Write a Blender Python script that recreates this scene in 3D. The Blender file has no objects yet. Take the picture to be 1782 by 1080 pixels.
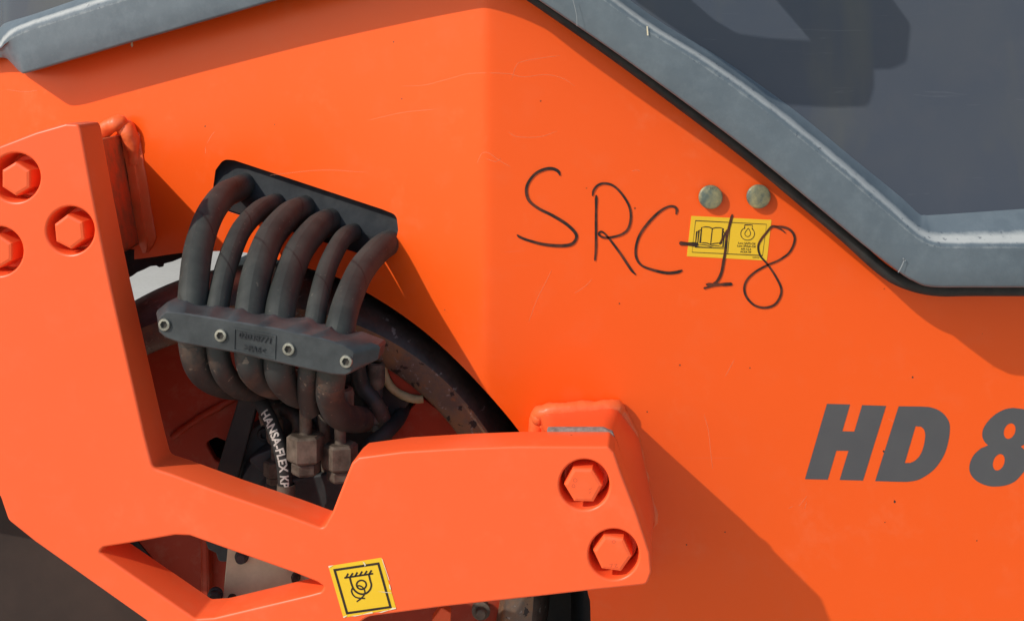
import bpy, bmesh, math, random
from mathutils import Vector, Matrix, noise
from mathutils.geometry import tessellate_polygon
random.seed(7)
SC = bpy.context.scene
COL = SC.collection
R = math.radians

# ------------------------------------------------------------------ scale, camera, light
S = 0.00055                     # metres per measuring unit on the right hand body panel
DIST = 2000.0                   # camera to body panel, in units
VX, VY = 820.0, 110.0           # foot of the camera's axis on the body panel
GROUND = 1580.0                 # the ground lies this far below the measuring origin
SUN = Vector((-1.42, -1.0, 1.25)).normalized()      # towards the sun


def W(p):
    """measuring units (right, into, down) -> metres"""
    return Vector(((p[0] - 891.0) * S, p[1] * S, (GROUND - p[2]) * S))


cd = bpy.data.cameras.new('camera')
cam = bpy.data.objects.new('camera', cd)
COL.objects.link(cam)
cam.location = W((VX, -DIST, VY))
cam.rotation_euler = (R(90), 0, 0)
cd.sensor_width = 36.0
cd.lens = 36.0 * DIST / 1782.0
cd.shift_x = (891.0 - VX) / 1782.0
cd.shift_y = -(540.0 - VY) / 1782.0
cd.clip_start = 0.02
cd.clip_end = 500.0
SC.camera = cam

wd = bpy.data.worlds.new('World')
SC.world = wd
wd.use_nodes = True
wn = wd.node_tree
sky = wn.nodes.new('ShaderNodeTexSky')
sky.sky_type = 'NISHITA'
sky.sun_disc = False
sky.sun_elevation = math.asin(SUN.z)
sky.sun_rotation = math.atan2(SUN.x, SUN.y)
bg = wn.nodes['Background']
bg.inputs['Strength'].default_value = 0.15
wn.links.new(sky.outputs[0], bg.inputs['Color'])

sl = bpy.data.lights.new('sun', 'SUN')
sl.energy = 3.05
sl.angle = R(0.53)
sl.color = (1.0, 0.95, 0.87)
so = bpy.data.objects.new('sun', sl)
COL.objects.link(so)
so.rotation_euler = SUN.to_track_quat('Z', 'Y').to_euler()
so.location = (-3, -2, 4)

SC.view_settings.view_transform = 'Standard'
SC.view_settings.look = 'None'
SC.view_settings.exposure = 0.0
SC.view_settings.gamma = 1.0


# ------------------------------------------------------------------ materials
class NT:
    def __init__(self, name):
        self.m = bpy.data.materials.new(name)
        self.m.use_nodes = True
        self.t = self.m.node_tree
        self.b = self.t.nodes['Principled BSDF']

    def n(self, typ, **kw):
        nd = self.t.nodes.new(typ)
        for k, v in kw.items():
            if k.startswith('i_'):
                key = k[2:]
                nd.inputs[int(key) if key.isdigit() else key.replace('_', ' ')].default_value = v
            else:
                setattr(nd, k, v)
        return nd

    def l(self, a, b):
        self.t.links.new(a, b)

    def coords(self, scale=(1, 1, 1), kind='Object', rot=(0, 0, 0)):
        tc = self.n('ShaderNodeTexCoord')
        mp = self.n('ShaderNodeMapping')
        mp.inputs['Scale'].default_value = scale
        mp.inputs['Rotation'].default_value = rot
        self.l(tc.outputs[kind], mp.inputs[0])
        return mp.outputs[0]

    def noise(self, scale, detail=4, rough=0.55, vec=None, dist=0.0):
        nd = self.n('ShaderNodeTexNoise')
        nd.inputs['Scale'].default_value = scale
        nd.inputs['Detail'].default_value = detail
        nd.inputs['Roughness'].default_value = rough
        nd.inputs['Distortion'].default_value = dist
        self.l(vec if vec is not None else self.coords(), nd.inputs['Vector'])
        return nd.outputs['Fac']

    def ramp(self, src, stops):
        nd = self.n('ShaderNodeValToRGB')
        cr = nd.color_ramp
        while len(cr.elements) < len(stops):
            cr.elements.new(0.5)
        for e, (p, c) in zip(cr.elements, stops):
            e.position = p
            e.color = c if len(c) == 4 else (*c, 1)
        self.l(src, nd.inputs[0])
        return nd.outputs[0]

    def fade(self, src, a, b, lo=0.0, hi=1.0):
        nd = self.n('ShaderNodeMapRange')
        for k, v in zip((1, 2, 3, 4), (a, b, lo, hi)):
            nd.inputs[k].default_value = v
        self.l(src, nd.inputs[0])
        return nd.outputs[0]

    def mix(self, fac, a, b):
        nd = self.n('ShaderNodeMix', data_type='RGBA')
        for sock, v in ((nd.inputs[0], fac), (nd.inputs[6], a), (nd.inputs[7], b)):
            if isinstance(v, (int, float)):
                sock.default_value = v
            elif isinstance(v, tuple):
                sock.default_value = (*v, 1) if len(v) == 3 else v
            else:
                self.l(v, sock)
        return nd.outputs[2]

    def math(self, op, a, b=0.0):
        nd = self.n('ShaderNodeMath', operation=op)
        for sock, v in ((nd.inputs[0], a), (nd.inputs[1], b)):
            if isinstance(v, (int, float)):
                sock.default_value = v
            else:
                self.l(v, sock)
        return nd.outputs[0]

    def base(self, c):
        if isinstance(c, tuple):
            self.b.inputs['Base Color'].default_value = (*c, 1)
        else:
            self.l(c, self.b.inputs['Base Color'])

    def set(self, rough=None, metal=None, spec=None, coat=None, coat_rough=None):
        for k, v in (('Roughness', rough), ('Metallic', metal), ('Specular IOR Level', spec), ('Coat Weight', coat), ('Coat Roughness', coat_rough)):
            if v is None:
                continue
            if isinstance(v, (int, float)):
                self.b.inputs[k].default_value = v
            else:
                self.l(v, self.b.inputs[k])

    def bump(self, h, strength=0.2, dist=0.001):
        nd = self.n('ShaderNodeBump')
        nd.inputs['Strength'].default_value = strength
        nd.inputs['Distance'].default_value = dist
        self.l(h, nd.inputs['Height'])
        prev = self.b.inputs['Normal']
        if prev.is_linked:
            self.l(prev.links[0].from_socket, nd.inputs['Normal'])
        self.l(nd.outputs[0], prev)


def paint(name, col, rough=0.36, fade_col=None, wavy=0.06, scratch=0.5, dust=0.12):
    k = NT(name)
    big = k.noise(3.2, 3, 0.5)
    fine = k.noise(160, 3, 0.6)
    c = k.mix(k.fade(big, 0.35, 0.75, 0, 0.45), col, fade_col or tuple(min(1, v * 1.12 + 0.004) for v in col))
    # rubbed scuffs: long thin noise
    st = k.noise(1.0, 5, 0.62, k.coords((9, 9, 170), rot=(0, R(14), 0)), 0.6)
    st2 = k.noise(1.0, 5, 0.62, k.coords((14, 14, 240), rot=(0, R(-32), 0)), 1.0)
    patch = k.fade(k.noise(5.5, 3, 0.6), 0.5, 0.68)
    sc = k.math('MULTIPLY', k.math('ADD', k.fade(st, 0.66, 0.72), k.fade(st2, 0.69, 0.74)), k.math('MULTIPLY', patch, scratch))
    c = k.mix(sc, c, tuple(v * 0.75 + 0.10 for v in col))
    # dust film
    du = k.math('MULTIPLY', k.fade(k.noise(26, 6, 0.7), 0.52, 0.85), dust)
    c = k.mix(du, c, (0.55, 0.42, 0.30))
    smu = k.math('MULTIPLY', k.fade(k.noise(7.5, 5, 0.75), 0.57, 0.76), k.fade(k.noise(90, 4, 0.7), 0.35, 0.7, 0.03, 0.20))
    c = k.mix(smu, c, (0.86, 0.40, 0.22))
    # dark pits
    vo = k.n('ShaderNodeTexVoronoi', feature='F1')
    vo.inputs['Scale'].default_value = 34
    k.l(k.coords(), vo.inputs['Vector'])
    pit = k.math('MULTIPLY', k.fade(vo.outputs['Distance'], 0.045, 0.025), k.fade(k.noise(23, 1), 0.56, 0.6))
    c = k.mix(k.math('MULTIPLY', pit, 0.75), c, (0.10, 0.025, 0.008))
    k.base(c)
    k.set(rough=k.fade(big, 0.3, 0.7, rough - 0.05, rough + 0.08), spec=0.36)
    k.bump(k.noise(9, 2, 0.5), wavy, 0.006)
    k.bump(fine, 0.02, 0.0004)
    return k.m


M = {}
M['orange'] = paint('orange_body_paint', (0.92, 0.104, 0.007), fade_col=(0.94, 0.114, 0.010), dust=0.045, wavy=0.05)
M['coral'] = paint('orange_bracket_paint', (0.95, 0.120, 0.030), rough=0.38, fade_col=(0.96, 0.134, 0.040), wavy=0.05, scratch=0.22, dust=0.05)
M['shaded_orange'] = paint('shade_darkened_orange', (0.34, 0.027, 0.005), rough=0.5, scratch=0.3, dust=0.22)  # body orange darkened to stand in for the shade inside the drum

k = NT('weld_paint')
k.base(k.mix(k.fade(k.noise(60, 4), 0.4, 0.7, 0, 0.4), (0.90, 0.14, 0.035), (0.9, 0.22, 0.07)))
k.set(rough=0.42, spec=0.4)
k.bump(k.noise(55, 3), 0.35, 0.003)
M['weld'] = k.m

k = NT('shaded_dirty_pad_paint')
k.base(k.mix(k.fade(k.noise(40, 5, 0.7), 0.35, 0.65), (0.66, 0.11, 0.028), (0.30, 0.13, 0.06)))  # pad orange darkened to stand for shade, with brown dirty patches
k.set(rough=0.55)
M['pad'] = k.m

k = NT('grey_hood_plastic')
nn = k.noise(5, 4, 0.6)
c = k.mix(k.fade(nn, 0.35, 0.7), (0.062, 0.076, 0.102), (0.082, 0.090, 0.106))
st = k.noise(1.0, 4, 0.6, k.coords((12, 12, 200), rot=(0, R(50), 0)), 0.8)
c = k.mix(k.math('MULTIPLY', k.fade(st, 0.67, 0.72), 0.10), c, (0.3, 0.3, 0.3))
sm = k.noise(1.0, 4, 0.6, k.coords((7, 7, 2.2)), 0.8)
c = k.mix(k.math('MULTIPLY', k.fade(sm, 0.5, 0.66), 0.6), c, (0.115, 0.118, 0.104))  # tall greenish blotches imitate vague reflections in the gloss
c = k.mix(k.math('MULTIPLY', k.fade(k.noise(22, 6, 0.7), 0.5, 0.9), 0.10), c, (0.2, 0.17, 0.15))
k.base(c)
k.set(rough=k.fade(nn, 0.3, 0.7, 0.12, 0.24), spec=0.22)
k.bump(k.noise(7, 2), 0.08, 0.006)
M['hood'] = k.m

k = NT('weathered_hood_edge')
at = k.n('ShaderNodeAttribute', attribute_name='wear')
fl = k.noise(55, 6, 0.75)
fl2 = k.noise(14, 5, 0.65)
c = k.mix(k.fade(fl2, 0.3, 0.7), (0.098, 0.126, 0.146), (0.132, 0.163, 0.182))
c = k.mix(k.math('MULTIPLY', k.fade(fl, 0.45, 0.75), 0.45), c, (0.185, 0.225, 0.245))
wm = k.math('ADD', at.outputs['Fac'], k.math('MULTIPLY', k.math('SUBTRACT', fl, 0.5), 0.65))
c = k.mix(k.math('MULTIPLY', k.fade(wm, 0.52, 0.95), 0.85), c, (0.50, 0.51, 0.48))
sp = k.math('MULTIPLY', k.fade(k.noise(230, 2, 0.5), 0.66, 0.70), k.fade(at.outputs['Fac'], 0.35, 0.5))
c = k.mix(k.math('MULTIPLY', sp, 0.55), c, (0.05, 0.065, 0.085))
k.base(c)
k.set(rough=0.5, spec=0.45)
k.bump(fl, 0.12, 0.001)
M['hood_edge'] = k.m


def simple(name, c1, c2, scale=30, rough=0.6, metal=0.0, bump=0.0, bs=90, spec=0.5, lo=0.35, hi=0.68):
    k = NT(name)
    k.base(k.mix(k.fade(k.noise(scale, 5, 0.65), lo, hi), c1, c2))
    k.set(rough=rough, metal=metal, spec=spec)
    if bump:
        k.bump(k.noise(bs, 4, 0.6), bump, 0.001)
    return k.m


M['black_rubber'] = simple('black_rubber', (0.012, 0.012, 0.012), (0.03, 0.028, 0.025), 60, 0.7)
M['slot_plate'] = simple('black_plastic_plate', (0.024, 0.027, 0.030), (0.042, 0.045, 0.047), 40, 0.85, bump=0.1, spec=0.12)
M['clamp'] = simple('grey_nylon', (0.026, 0.030, 0.031), (0.056, 0.062, 0.063), 38, 0.52, bump=0.12, bs=140)
M['clamp_mark'] = simple('shadow_toned_nylon', (0.012, 0.013, 0.015), (0.03, 0.032, 0.035), 90, 0.6)  # darkened to imitate the shadow side of the raised characters
M['zinc'] = simple('zinc_plating', (0.26, 0.255, 0.21), (0.50, 0.48, 0.40), 120, 0.38, 0.75, 0.2, 200)
M['zinc_yellow'] = simple('passivated_zinc', (0.13, 0.16, 0.13), (0.46, 0.40, 0.20), 75, 0.5, 0.4, 0.5, 260)
M['dark_socket'] = simple('dark_socket', (0.02, 0.018, 0.014), (0.05, 0.04, 0.03), 200, 0.6)
M['hood_nick'] = simple('rubbed_grey_plastic', (0.22, 0.24, 0.25), (0.36, 0.37, 0.36), 150, 0.8)
M['stamp'] = simple('shallow_stamp_paint', (0.66, 0.085, 0.022), (0.75, 0.1, 0.03), 90, 0.5)
M['yellow'] = simple('yellow_sticker_film', (0.80, 0.48, 0.014), (0.83, 0.53, 0.022), 20, 0.38, bump=0.03)
M['ink'] = simple('black_print', (0.020, 0.012, 0.006), (0.03, 0.018, 0.010), 80, 0.45)
M['torn'] = simple('torn_sticker_backing', (0.72, 0.66, 0.52), (0.85, 0.70, 0.38), 160, 0.8)
M['lettering'] = simple('dark_grey_foil', (0.074, 0.074, 0.078), (0.092, 0.090, 0.090), 8, 0.42)
M['pale_print'] = simple('pale_hose_print', (0.42, 0.37, 0.33), (0.62, 0.56, 0.50), 150, 0.7)
M['ground'] = None
M['plate_steel'] = simple('galvanised_plate', (0.50, 0.47, 0.31), (0.68, 0.63, 0.43), 30, 0.5, 0.2, 0.08)
M['grey_metal'] = simple('grey_cast_metal', (0.022, 0.024, 0.025), (0.052, 0.055, 0.055), 30, 0.6, 0.1, 0.15)
M['muddy_steel'] = simple('muddy_fitting_steel', (0.065, 0.047, 0.034), (0.19, 0.145, 0.11), 55, 0.62, 0.25, 0.3)
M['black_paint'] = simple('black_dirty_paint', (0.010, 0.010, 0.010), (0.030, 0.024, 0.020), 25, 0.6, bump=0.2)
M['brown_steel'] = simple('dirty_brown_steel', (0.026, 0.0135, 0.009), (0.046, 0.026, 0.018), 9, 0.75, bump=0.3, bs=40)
M['gasket'] = simple('bare_grey_shim', (0.16, 0.15, 0.13), (0.30, 0.28, 0.25), 200, 0.7, bump=0.4, bs=300)
M['yellow_rim'] = simple('dusty_yellow_rim', (0.28, 0.19, 0.075), (0.45, 0.34, 0.18), 70, 0.7, bump=0.3)

k = NT('marker_ink')
nz = k.noise(70, 3)
k.base(k.mix(k.fade(nz, 0.42, 0.62), (0.018, 0.008, 0.005), (0.115, 0.026, 0.009)))
k.set(rough=0.32)
M['marker'] = k.m

k = NT('pale_scratch')
k.base((0.86, 0.30, 0.13))
k.set(rough=0.6)
k.b.inputs['Alpha'].default_value = 0.35
M['scratch'] = k.m

k = NT('rubber_hose')
uv = k.n('ShaderNodeUVMap', uv_map='UVMap')
sx = k.n('ShaderNodeSeparateXYZ')
k.l(uv.outputs[0], sx.inputs[0])
wob = k.math('MULTIPLY', k.math('SUBTRACT', k.noise(25, 2), 0.5), 0.05)
sp = k.math('FRACT', k.math('ADD', k.math('ADD', k.math('MULTIPLY', sx.outputs[1], 0.85), k.math('MULTIPLY', sx.outputs[0], -1.0)), wob))
line = k.fade(k.math('ABSOLUTE', k.math('SUBTRACT', sp, 0.5)), 0.026, 0.008)
line = k.math('MULTIPLY', line, k.fade(k.noise(18, 2), 0.36, 0.5))
c = k.mix(k.fade(k.noise(24, 5, 0.65), 0.35, 0.7), (0.024, 0.027, 0.024), (0.052, 0.055, 0.048))
c = k.mix(k.math('MULTIPLY', k.fade(k.noise(15, 4, 0.6), 0.55, 0.72), 0.15), c, (0.068, 0.056, 0.046))
c = k.mix(k.math('MULTIPLY', line, 0.75), c, (0.012, 0.010, 0.009))
c = k.mix(k.math('MULTIPLY', k.fade(k.noise(210, 2), 0.68, 0.74), 0.4), c, (0.16, 0.14, 0.11))
k.base(c)
k.set(rough=0.66, spec=0.35)
wv = k.n('ShaderNodeTexChecker')
wv.inputs['Scale'].default_value = 110
k.l(uv.outputs[0], wv.inputs['Vector'])
k.bump(wv.outputs['Fac'], 0.10, 0.0003)
k.bump(line, -0.5, 0.0008)
M['hose'] = k.m

k = NT('muddy_hose')
c = k.mix(k.fade(k.noise(20, 5, 0.7), 0.50, 0.72), (0.026, 0.027, 0.026), (0.115, 0.068, 0.044))
c = k.mix(k.math('MULTIPLY', k.fade(k.noise(150, 2), 0.66, 0.72), 0.5), c, (0.26, 0.2, 0.15))
k.base(c)
k.set(rough=0.55)
k.bump(k.noise(120, 3), 0.15, 0.0008)
M['muddy_hose'] = k.m

k = NT('rusty_drum_steel')
n1 = k.noise(16, 6, 0.7)
c = k.mix(k.fade(n1, 0.42, 0.62), (0.13, 0.095, 0.075), (0.27, 0.14, 0.065))
c = k.mix(k.math('MULTIPLY', k.fade(k.noise(48, 4, 0.7), 0.58, 0.68), 0.7), c, (0.30, 0.12, 0.045))
c = k.mix(k.fade(k.noise(95, 3), 0.62, 0.66), c, (0.03, 0.022, 0.02))
c = k.mix(k.math('MULTIPLY', k.fade(k.noise(170, 3, 0.7), 0.62, 0.68), 0.6), c, (0.32, 0.30, 0.29))
k.base(c)
k.set(rough=k.fade(n1, 0.4, 0.6, 0.42, 0.7), metal=0.35)
k.bump(k.noise(70, 5, 0.7), 0.5, 0.002)
M['rusty_drum'] = k.m

k = NT('blackened_drum_shell')
n1 = k.noise(22, 6, 0.7)
c = k.mix(k.fade(n1, 0.4, 0.7), (0.036, 0.027, 0.022), (0.095, 0.070, 0.056))
c = k.mix(k.math('MULTIPLY', k.fade(k.noise(110, 3), 0.64, 0.70), 0.7), c, (0.26, 0.23, 0.21))
k.base(c)
k.set(rough=0.5, metal=0.3)
k.bump(k.noise(80, 5, 0.7), 0.4, 0.002)
M['drum_shell'] = k.m

k = NT('sunlit_concrete_ground')
c = k.mix(k.fade(k.noise(1.3, 5, 0.6), 0.35, 0.65), (0.46, 0.42, 0.34), (0.56, 0.52, 0.43))
c = k.mix(k.math('MULTIPLY', k.fade(k.noise(60, 4, 0.7), 0.5, 0.8), 0.4), c, (0.30, 0.27, 0.22))
k.base(c)
k.set(rough=0.9)
k.bump(k.noise(45, 5), 0.3, 0.004)
M['ground'] = k.m


# ------------------------------------------------------------------ planes and sight lines
def plane(a, b=0.0, x0=0.0):
    def f(px, py, dy=0.0):
        q = (px - VX) / DIST
        Y = (a + dy + b * (VX - x0 + q * DIST)) / (1 - b * q)
        return Vector((VX + q * (DIST + Y), Y, VY + (py - VY) / DIST * (DIST + Y)))
    n = Vector((-b, 1.0, 0.0)).normalized()
    f.n = n                       # pointing into the machine
    return f


BEND = 845.0
TB = 0.466                        # tangent of the angle between the two body faces
RIGHT = plane(0.0)
LEFT = plane(0.0, -TB, BEND)
BRK = plane(-282.0, -0.158, 1040.0)
CLAMP = plane(-235.0, -0.17, 600.0)


def f_body(X):
    t = (BEND - X) / 5.0
    return TB * 5.0 * (t if t > 30 else math.log1p(math.exp(t)))


def body(px, py, h=0.0):
    """point h units in front of the bent body side"""
    q = (px - VX) / DIST
    Y = 0.0
    for _ in range(40):
        X = VX + q * (DIST + Y)
        Y = f_body(X) - h
    return Vector((VX + q * (DIST + Y), Y, VY + (py - VY) / DIST * (DIST + Y)))


def at(px, py, Y):
    return Vector((VX + (px - VX) / DIST * (DIST + Y), Y, VY + (py - VY) / DIST * (DIST + Y)))


# ------------------------------------------------------------------ mesh helpers
def link(name, verts, faces, mat, parent=None, smooth=None, uvs=None, wear=None, label=None):
    me = bpy.data.meshes.new(name)
    me.from_pydata([W(v) for v in verts], [], faces)
    bm = bmesh.new()
    bm.from_mesh(me)
    if uvs is None and wear is None:
        bmesh.ops.recalc_face_normals(bm, faces=bm.faces[:])
    bm.to_mesh(me)
    bm.free()
    if uvs is not None:
        ul = me.uv_layers.new(name='UVMap')
        for lp in me.loops:
            ul.data[lp.index].uv = uvs[lp.vertex_index]
    if wear is not None:
        a = me.attributes.new('wear', 'FLOAT', 'POINT')
        for i, v in enumerate(wear):
            a.data[i].value = v
    me.materials.append(mat)
    if smooth is not None:
        me.polygons.foreach_set('use_smooth', [True] * len(me.polygons))
        me.set_sharp_from_angle(angle=R(smooth))
    o = bpy.data.objects.new(name, me)
    COL.objects.link(o)
    if parent is not None:
        o.parent = parent
    if label:
        o['label'] = label
    return o


def area(p):
    return 0.5 * sum(p[i][0] * p[(i + 1) % len(p)][1] - p[(i + 1) % len(p)][0] * p[i][1] for i in range(len(p)))


def fillet(pts, r=6.0, seg=5):
    """round the corners of a closed outline; a point may carry its own radius as third value"""
    out = []
    n = len(pts)
    for i in range(n):
        p = Vector(pts[i][:2])
        rr = pts[i][2] if len(pts[i]) > 2 else r
        a = Vector(pts[i - 1][:2]) - p
        b = Vector(pts[(i + 1) % n][:2]) - p
        la, lb = a.length, b.length
        if rr <= 0 or la < 1e-6 or lb < 1e-6:
            out.append((p.x, p.y))
            continue
        a /= la
        b /= lb
        ang = math.acos(max(-1, min(1, a.dot(b))))
        if ang > R(172):
            out.append((p.x, p.y))
            continue
        d = min(rr / math.tan(ang / 2), la * 0.48, lb * 0.48)
        A, B = p + a * d, p + b * d
        for s in range(seg + 1):
            t = s / seg
            q = A * (1 - t) ** 2 + p * 2 * t * (1 - t) + B * t ** 2
            out.append((q.x, q.y))
    return out


def inset(p, d):
    """move an outline towards its own inside by d"""
    sgn = 1 if area(p) > 0 else -1
    n = len(p)
    out = []
    for i in range(n):
        a, b, c = Vector(p[i - 1]), Vector(p[i]), Vector(p[(i + 1) % n])
        e1, e2 = (b - a), (c - b)
        if e1.length < 1e-6 or e2.length < 1e-6:
            out.append((b.x, b.y))
            continue
        e1.normalize()
        e2.normalize()
        n1, n2 = Vector((-e1.y, e1.x)), Vector((-e2.y, e2.x))
        m = n1 + n2
        if m.length < 1e-6:
            m = n1
        m.normalize()
        q = b + m * (sgn * d / max(0.5, m.dot(n1)))
        out.append((q.x, q.y))
    return out


def dedupe(p, e=0.3):
    out = []
    for q in p:
        if not out or (Vector(q) - Vector(out[-1])).length > e:
            out.append(q)
    if (Vector(out[0]) - Vector(out[-1])).length < e:
        out.pop()
    return out


def plate(name, outer, mat, pl, thick, parent=None, holes=(), bev=0.0, label=None, back=True, dy=0.0, seg=3):
    """a slab with the given outline and openings: flat front, rounded edge, walls, back"""
    V, F = [], []
    loops = [dedupe(outer)] + [dedupe(h) for h in holes]
    n = pl.n
    caps = []
    for li, lp in enumerate(loops):
        sg = 1 if li == 0 else -1
        rings = []
        if bev > 0:
            for s in range(seg + 1):
                t = s / seg * math.pi / 2
                ins, dep = bev * (1 - math.sin(t)), bev * (1 - math.cos(t))
                rings.append([pl(x, y, dy) + n * dep for x, y in inset(lp, sg * ins)])
        else:
            rings.append([pl(x, y, dy) for x, y in lp])
        caps.append(rings[0])
        m = len(lp)
        # bevel strip and wall
        first = len(V)
        for rg in rings:
            V += rg
        for s in range(len(rings) - 1):
            for i in range(m):
                j = (i + 1) % m
                F.append((first + s * m + i, first + s * m + j, first + (s + 1) * m + j, first + (s + 1) * m + i))
        w0 = first + (len(rings) - 1) * m
        w1 = len(V)
        V += [pl(x, y, dy) + n * thick for x, y in lp]
        for i in range(m):
            j = (i + 1) % m
            F.append((w0 + i, w0 + j, w1 + j, w1 + i))
    for depth, use in ((0, True), (1, back)):
        if not use:
            continue
        ls = caps if depth == 0 else [[pl(x, y, dy) + n * thick for x, y in lp] for lp in loops]
        c0 = len(V)
        for l_ in ls:
            V += l_
        flat = [[Vector((p.x, p.z, 0)) for p in l_] for l_ in ls]
        for tri in tessellate_polygon(flat):
            F.append(tuple(c0 + i for i in tri))
    return link(name, V, F, mat, parent, 35, label=label)


def circle(cx, cy, rx, ry=None, n=40, a0=0.0):
    ry = ry or rx
    return [(cx + rx * math.cos(a0 + i * 2 * math.pi / n), cy + ry * math.sin(a0 + i * 2 * math.pi / n)) for i in range(n)]


def catmull(pts, per=8):
    P = [Vector(p) for p in pts]
    out = []
    for i in range(len(P) - 1):
        p0 = P[i - 1] if i else P[0] * 2 - P[1]
        p1, p2 = P[i], P[i + 1]
        p3 = P[i + 2] if i + 2 < len(P) else P[-1] * 2 - P[-2]
        for s in range(per):
            t = s / per
            out.append(0.5 * ((2 * p1) + (p2 - p0) * t + (2 * p0 - 5 * p1 + 4 * p2 - p3) * t * t + (3 * p1 - p0 - 3 * p2 + p3) * t ** 3))
    out.append(P[-1])
    return out


def tube(name, pts, rad, mat, parent=None, segs=20, per=8, rough=0.0, rfreq=0.05, label=None, smooth_path=True, cap=True):
    path = catmull(pts, per) if smooth_path else [Vector(p) for p in pts]
    n = len(path)
    radf = rad if callable(rad) else (lambda t: rad)
    V, F, UV = [], [], []
    up = None
    ln = 0.0
    for i, p in enumerate(path):
        t = (path[min(i + 1, n - 1)] - path[max(i - 1, 0)]).normalized()
        if up is None:
            up = t.cross(Vector((0, 1, 0)))
            if up.length < 0.1:
                up = t.cross(Vector((1, 0, 0)))
        up = (up - t * up.dot(t)).normalized()
        w = t.cross(up)
        if i:
            ln += (p - path[i - 1]).length
        r = radf(i / (n - 1))
        for s in range(segs + 1):
            a = s * 2 * math.pi / segs
            d = up * math.cos(a) + w * math.sin(a)
            rr = r
            if rough:
                rr += rough * (noise.noise((p + d * r) * rfreq) + 0.5 * noise.noise((p + d * r) * rfreq * 2.7))
            V.append(p + d * rr)
            UV.append((s / segs, ln / (2 * math.pi * max(r, 1))))
    k_ = segs + 1
    for i in range(n - 1):
        for s in range(segs):
            F.append((i * k_ + s, (i + 1) * k_ + s, (i + 1) * k_ + s + 1, i * k_ + s + 1))
    if cap:
        F.append(tuple(range(segs))[::1])
        F.append(tuple((n - 1) * k_ + s for s in range(segs))[::-1])
    return link(name, V, F, mat, parent, 50, uvs=UV, label=label)


def lathe(name, prof, centre, axis, mat, parent=None, segs=48, arc=(0, 2 * math.pi), smooth=35, label=None):
    """turn a profile of (radius, along) about an axis"""
    ax = Vector(axis).normalized()
    u = ax.cross(Vector((0, 0, 1)))
    if u.length < 0.1:
        u = ax.cross(Vector((1, 0, 0)))
    u.normalize()
    v = ax.cross(u)
    full = abs(arc[1] - arc[0] - 2 * math.pi) < 1e-6
    m = segs if full else segs + 1
    V, F = [], []
    for r, h in prof:
        for s in range(m):
            a = arc[0] + (arc[1] - arc[0]) * s / segs
            V.append(Vector(centre) + ax * h + (u * math.cos(a) + v * math.sin(a)) * r)
    for i in range(len(prof) - 1):
        for s in range(segs):
            j = (s + 1) % m
            F.append((i * m + s, i * m + j, (i + 1) * m + j, (i + 1) * m + s))
    return link(name, V, F, mat, parent, smooth, label=label)


def ribbon(name, strokes, mat, place, lift, parent=None, label=None):
    """flat strokes lying on a surface: strokes = [(points, width, closed)], place(px, py, lift) -> point"""
    V, F = [], []
    for pts, wid, closed in strokes:
        P = [Vector((p[0], p[1])) for p in pts]
        n = len(P)
        base = len(V)
        for i in range(n):
            if closed:
                a, b = P[i - 1], P[(i + 1) % n]
            else:
                a, b = P[max(i - 1, 0)], P[min(i + 1, n - 1)]
            t = (b - a)
            t = t.normalized() if t.length > 1e-6 else Vector((1, 0))
            nn_ = Vector((-t.y, t.x))
            w = (wid(i / max(1, n - 1)) if callable(wid) else wid) / 2
            if closed or 0 < i < n - 1:                 # mitre the sharp corners
                e = (P[i] - P[i - 1])
                if e.length > 1e-6:
                    w /= max(0.55, abs(nn_.dot(Vector((-e.y, e.x)).normalized())))
            for sgn in (-1, 1):
                q = P[i] + nn_ * w * sgn
                V.append(place(q.x, q.y, lift))
        m = n if closed else n - 1
        for i in range(m):
            j = (i + 1) % n
            F.append((base + 2 * i, base + 2 * i + 1, base + 2 * j + 1, base + 2 * j))
        if not closed and n > 1 and not callable(wid):
            pass
    return link(name, V, F, mat, parent, label=label)


def sheet(name, outer, mat, place, lift, parent=None, holes=(), label=None):
    loops = [dedupe(outer, 0.05)] + [dedupe(h, 0.05) for h in holes]
    V, F = [], []
    flat = []
    for lp in loops:
        V += [place(x, y, lift) for x, y in lp]
        flat.append([Vector((x, y, 0)) for x, y in lp])
    for tri in tessellate_polygon(flat):
        F.append(tuple(tri))
    return link(name, V, F, mat, parent, label=label)


def text_mesh(txt, extrude=0.0, bold=0.0, cuts=0):
    cu = bpy.data.curves.new('t', 'FONT')
    cu.body = txt
    cu.size = 1.0
    cu.extrude = extrude
    cu.offset = bold
    cu.align_x = 'CENTER'
    cu.resolution_u = 4
    o = bpy.data.objects.new('t', cu)
    COL.objects.link(o)
    dg = bpy.context.evaluated_depsgraph_get()
    me = bpy.data.meshes.new_from_object(o.evaluated_get(dg))
    if cuts:
        bm = bmesh.new()
        bm.from_mesh(me)
        bmesh.ops.triangulate(bm, faces=bm.faces[:])
        bmesh.ops.subdivide_edges(bm, edges=bm.edges[:], cuts=cuts, use_grid_fill=True)
        bm.to_mesh(me)
        bm.free()
    vs = [v.co.copy() for v in me.vertices]
    fs = [tuple(p.vertices) for p in me.polygons]
    bpy.data.objects.remove(o)
    bpy.data.curves.remove(cu)
    bpy.data.meshes.remove(me)
    return vs, fs


def lettering(name, txt, centre, size, right, mat, place, lift, parent=None, shear=0.0, xs=1.0, label=None, depth=0.0, bold=0.0):
    """a line of type on a surface; right = direction of writing (px)"""
    vs, fs = text_mesh(txt, 0.5 if depth else 0.0, bold)
    r = Vector(right).normalized()
    d = Vector((-r.y, r.x))
    V = []
    for v in vs:
        q = Vector(centre) + r * (v.x * size * xs + v.y * size * shear) - d * ((v.y - 0.36) * size)
        V.append(place(q.x, q.y, lift + (v.z * depth)))
    return link(name, V, fs, mat, parent, label=label)


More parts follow.
